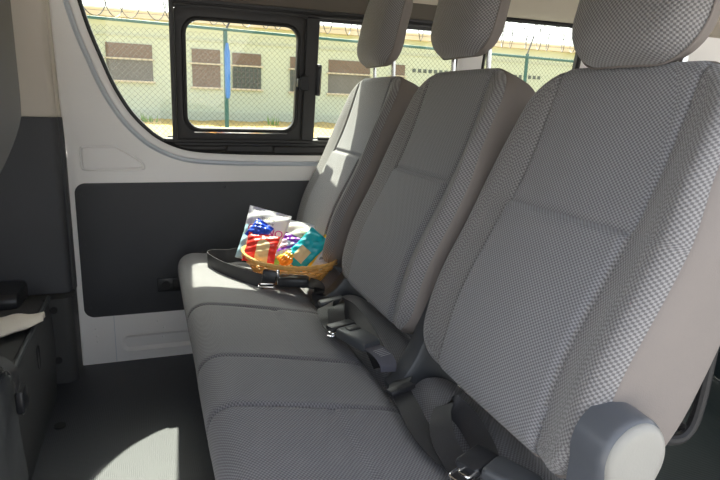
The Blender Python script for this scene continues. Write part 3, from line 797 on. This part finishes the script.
# carpeted box nearer
t = thing('carpeted_box', 'grey carpet covered box in the lower left corner', 'box', (-.5,.95,0)); OX = Vector((-.5,.95,0))
m = MB(); o = rrect(-.85,.50,-.292,1.325,.03,6)
m.loft([[Vector((x+dx, y, z))-OX for x, y in o] for z, dx in ((0,.004),(.12,.002),(.28,-.006),(.355,-.012),(.372,-.025))], cap0=True, cap1=True); m.build('body', M['carpet'], t)
m = MB(); m.tube([Vector((-.312,.52,.374))-OX, Vector((-.312,1.31,.374))-OX], .004, 8); m.build('edge_bead', M['hinge'], t)
O = Vector((-.30,1.27,.36)); t = thing('seat_belt', 'black belt strap and buckle hanging over the carpeted box', 'seat belt', O)
m = MB(); ps = spline([(-.42,1.30,.412),(-.36,1.295,.410),(-.315,1.285,.402),(-.290,1.275,.380),(-.284,1.27,.35),(-.284,1.268,.325)], 5)
m.ribbon(rel(ps, O), [(0,1,0)]*len(ps), .042); m.build('strap', M['webbing'], t)
m = MB(); slab(m, Vector((-.279,1.268,.318))-O, (0,0,1), (0,1,0), .050, .046, .018, .005); m.build('buckle', M['plastic'], t)
m = MB(); frameloop(m, Vector((-.276,1.268,.300))-O, (0,1,0), (0,0,1), .040, .016, .002); m.build('buckle_bar', M['chrome'], t)
# cream cloth
V = []; F = []; nx_, ny_ = 40, 14
for i in range(nx_+1):
    t_ = i/nx_; x = -.62+.325*t_
    c = 1.60+.085*t_; hw = .072*(1-.75*max(0,(t_-.7)/.3)**2)*(1+.08*sin(i*.9))
    for j in range(ny_+1):
        s_ = -1+2*j/ny_
        V.append((x, c+hw*s_, .343+.018*(1-s_**2)+.004*sin(i*.8+s_*2)*(1-s_*s_)))
for i in range(nx_):
    for j in range(ny_): F.append((i*(ny_+1)+j, i*(ny_+1)+j+1, (i+1)*(ny_+1)+j+1, (i+1)*(ny_+1)+j))
o = obj('folded_cloth', V, F, M['cream'])
sm = o.modifiers.new('s', 'SOLIDIFY'); sm.thickness = .008
tag(o, 'cream coloured folded cloth lying on the dark seat riser', 'cloth')

# wheel housing and third row seen past the near backrest
t = thing('rear_bench_base', 'dark low seat base farther back behind the bench', 'seat base', (2.3,1.0,.13)); 
m = MB(); m.box((-.25,-.45,0), (.35,.8,.26), .03); m.build('body', M['board'], t)
m = MB(); m.box((-.30,-.48,.26), (.40,.83,.40), .05, seg=4); m.build('seat_cushion', M['frontseat'], t)

# ------------------------------------------------------------------ outside
KB = 24/38.; YBD = 24.
def bx(x): return x*KB
def bz(z): return .95+(z-.95)*KB
def gz(y): return -.6 if y < 6.5 else -.6 + (.11+.6)*min(1, (y-6.5)/(YBD-6.5))
m = MB(); m.add([(-60,-60,-.6),(60,-60,-.6),(60,6.5,-.6),(-60,6.5,-.6)], [(0,1,2,3)]); tag(m.build('ground', M['concrete'], smooth=False), 'pale concrete yard', kind='structure')
V = []; F = []; NX, NY = 120, 30
for j in range(NY+1):
    y = 6.5+(60-6.5)*(j/NY)**1.5
    for i in range(NX+1):
        x = -25+60*i/NX; V.append((x, y, gz(y)+.03*sin(3.1*x+y)*min(1, j)+random.uniform(0,.06)*(1 if j else 0)))
for j in range(NY):
    for i in range(NX): F.append((j*(NX+1)+i, j*(NX+1)+i+1, (j+1)*(NX+1)+i+1, (j+1)*(NX+1)+i))
o = obj('dry_grass', V, F, M['grass']); tag(o, 'dry yellow grass in front of the pale building', 'grass', kind='stuff')

bd = thing('building', 'long pale green white building with brown shutters beyond the fence', 'building', (6,YBD,.0)); OBD = Vector((6,YBD,0))
def bbox(mb, x0, x1, z0, z1, y0, y1): mb.box(Vector((bx(x0),YBD+y0,bz(z0)))-OBD, Vector((bx(x1),YBD+y1,bz(z1)))-OBD)
m = MB(); bbox(m, -30, 60, -1.6, 5.7, 0, 6); m.build('wall', M['wallout'], bd, smooth=False)
m = MB(); bbox(m, -30.5, 60.5, 5.35, 5.75, -.35, 6.5); m.build('eave', M['eave'], bd, smooth=False)
m = MB(); m.add([Vector(p)-OBD for p in [(bx(-30.5),YBD-.4,bz(5.8)),(bx(60.5),YBD-.4,bz(5.8)),(bx(60.5),YBD+6.6,bz(5.85)),(bx(-30.5),YBD+6.6,bz(5.85)),(bx(-30.5),YBD-.4,bz(5.7)),(bx(60.5),YBD-.4,bz(5.7)),(bx(60.5),YBD+6.6,bz(5.7)),(bx(-30.5),YBD+6.6,bz(5.7))]], [(0,1,2,3),(4,5,6,7),(0,1,5,4),(1,2,6,5),(2,3,7,6),(3,0,4,7)])
m.build('roof', M['roofout'], bd, smooth=False)
def bwin(x0, x1, z0, z1, zs, grille, lower):
    m = MB(); bbox(m, x0, x1, zs, z1, -.05, .02); m.build('shutter', M['shutter'], bd, smooth=False)
    m = MB(); bbox(m, x0, x1, z0, zs-.12, -.03, .02); w = m.build('window', M[lower], bd, smooth=False)
    m = MB(); bbox(m, x0-.12, x1+.12, zs-.10, zs-.02, -.12, .02); m.build('lintel', M['eave'], bd, smooth=False)
    m = MB(); bbox(m, x0-.12, x1+.12, z0-.10, z0, -.12, .02); m.build('sill', M['eave'], bd, smooth=False)
    if grille:
        m = MB(); k = 7
        for i in range(k): bbox(m, x0+(x1-x0)*i/k, x0+(x1-x0)*i/k+.05, z0, zs-.12, -.08, -.05)
        for i in range(4): bbox(m, x0, x1, z0+(zs-.12-z0)*i/4, z0+(zs-.12-z0)*i/4+.05, -.08, -.05)
        m.build('grille', M['greywin'], w, smooth=False)
bwin(-2.14, .42, 1.85, 3.95, 3.15, False, 'greywin')
bwin(5.15, 6.95, 1.65, 3.80, 3.10, True, 'darkwin')
bwin(2.7, 4.4, 1.65, 3.9, 3.10, False, 'shutter')
bwin(8.85, 10.2, 1.60, 3.78, 3.08, True, 'darkwin')
bwin(11.45, 14.4, 1.60, 3.75, 2.95, False, 'greywin')
bwin(-7.0, -4.6, 1.70, 3.95, 3.12, False, 'greywin')
bwin(16.0, 17.0, 1.6, 3.7, 3.0, False, 'shutter')
for i in range(26):
    m = MB(); bbox(m, 17.6+.42*i, 17.85+.42*i, 3.25, 3.50, -.02, .01); m.build('vent_hole', M['darkwin'], bd, smooth=False)
m = MB(); bbox(m, -30, 60, 4.35, 4.5, -.04, .01); bbox(m, -30, 60, -1.6, .15, -.04, .01); m.build('wall_band', M['bandout'], bd, smooth=False)
for i, x in enumerate((.0, 4.5)):
    m = MB()
    for k in range(14):
        a = random.uniform(0, 2*PI); r = random.uniform(.02,.30); xx = x+r*cos(a); yy = 22.2+r*sin(a); hh = random.uniform(.15,.42)
        m.add([(xx-.03,yy,gz(yy)),(xx+.03,yy,gz(yy)),(xx+.06*cos(a),yy+.06*sin(a),gz(yy)+hh)], [(0,1,2)])
    tag(m.build('weed', M['weed'], smooth=False), ['green weed clump by the building wall left of the blue post','green weed clump at the wall under the middle shutters'][i], 'weed')

# fence
YF = 5.7; ZT = 1.565
fe = thing('fence', 'green chain link fence with razor wire across the yard', 'fence', (2,YF,-.6)); OFE = Vector((2,YF,-.6))
XF0, XF1 = -4., 9.
m = MB(); m.tube([Vector((XF0,YF,ZT+.085))-OFE, Vector((XF1,YF,ZT-.11))-OFE], .014, 8); m.build('top_rail', M['greenmetal'], fe)
for x in (-2.4, .712, 4.05, 7.3):
    m = MB(); m.tube([Vector((x,YF,-.6))-OFE, Vector((x,YF,ZT))-OFE], .020, 8); po = m.build('post', M['greenmetal'], fe)
    m = MB(); m.tube([Vector((x,YF,ZT))-OFE, Vector((x+.10,YF+.05,ZT+.20))-OFE], .010, 6); m.build('wire_arm', M['frame'], po)
m = MB(); sp_ = .050; z0 = -.25
H = ZT-z0-.02
k = int((XF1-XF0+H)/sp_)
for i in range(k):
    for s_ in (1, -1):
        xa = XF0 - (H if s_ > 0 else 0) + i*sp_; xb = xa + H
        A = Vector((xa, YF+.004*s_, z0 if s_ > 0 else z0+H)); B = Vector((xb, YF+.004*s_, z0+H if s_ > 0 else z0))
        # clip to the fence's ends
        ta = max(0, (XF0-xa)/H); tb = min(1, (XF1-xa)/H)
        if tb <= ta: continue
        m.tube([A.lerp(B, ta)-OFE, A.lerp(B, tb)-OFE],   .0014, 3, cap=False)
m.build('wire_mesh', M['wire'], fe, smooth=False)
m = MB(); pts = []
nt_ = int((XF1-XF0)/.165)
for i in range(nt_*20):
    a = 2*PI*i/20; pts.append(Vector((XF0+.165*i/20+.045*cos(a)+.03*sin(a*.37), YF+.05+.13*cos(a), ZT+.19+.135*sin(a)))-OFE)
m.tube(pts, .0045, 4)
for z in (.10, .19, .27): m.tube([Vector((XF0,YF+.04,ZT+z))-OFE, Vector((XF1,YF+.04,ZT+z))-OFE], .0018, 4)
m.build('razor_wire', M['razor'], fe)
m = MB(); o_ = rrect(-.026,-.030,.026,.030,.018,4); m.loft([[Vector((.712+.012+x*s_, YF-.01+y*s_, z)) for x, y in o_] for z, s_ in ((.96,.6),(1.0,.9),(1.2,1),(1.38,1.),(1.42,.7),(1.46,.5))], cap0=True, cap1=True)
tag(m.build('blue_wrap', M['bluetape']), 'bright blue plastic wrapped round the green fence post', 'plastic wrap')

# ------------------------------------------------------------------ light
w = bpy.data.worlds.new('sky'); scene.world = w; w.use_nodes = True
nt = w.node_tree; bg = nt.nodes['Background']
sky = nt.nodes.new('ShaderNodeTexSky'); sky.sky_type = 'NISHITA'; sky.sun_disc = False
sky.sun_elevation = math.radians(57.7); sky.dust_density = 4.; sky.air_density = 1.; sky.ozone_density = .6
sd = Vector((.045,.62,1.)).normalized()          # towards the sun
sky.sun_rotation = math.atan2(sd.x, sd.y)
mx = nt.nodes.new('ShaderNodeMix'); mx.data_type = 'RGBA'; mx.inputs[0].default_value = .6
hs = nt.nodes.new('ShaderNodeHueSaturation'); hs.inputs['Saturation'].default_value = .35
nt.links.new(sky.outputs[0], hs.inputs['Color']); nt.links.new(hs.outputs[0], bg.inputs[0])
bg.inputs[1].default_value = .32
L = bpy.data.lights.new('sun', 'SUN'); L.energy = 9.5; L.angle = math.radians(.6); L.color = (1,.95,.86)
lo = link(bpy.data.objects.new('sun', L)); lo.rotation_euler = sd.to_track_quat('Z','Y').to_euler(); lo.location = (0,0,10)

# ------------------------------------------------------------------ camera
yaw, pitch, roll, fpx = .355956, .233642, .035592, 570.7
fwd = Vector((sin(yaw)*cos(pitch), cos(yaw)*cos(pitch), -sin(pitch))); right = Vector((cos(yaw), -sin(yaw), 0)); upv = right.cross(fwd)
r2 = right*cos(roll)+upv*sin(roll); u2 = -right*sin(roll)+upv*cos(roll)
cam = bpy.data.cameras.new('camera'); cam.sensor_width = 36; cam.lens = 36*fpx/720; cam.clip_start = .02; cam.clip_end = 300
co = link(bpy.data.objects.new('camera', cam))
mt = Matrix((r2, u2, -fwd)).transposed().to_4x4(); mt.translation = (0,0,.95); co.matrix_world = mt
scene.camera = co
vs = scene.view_settings; vs.view_transform = 'Standard'; vs.look = 'None'; vs.gamma = 1; vs.use_curve_mapping = False; vs.exposure = 1.25
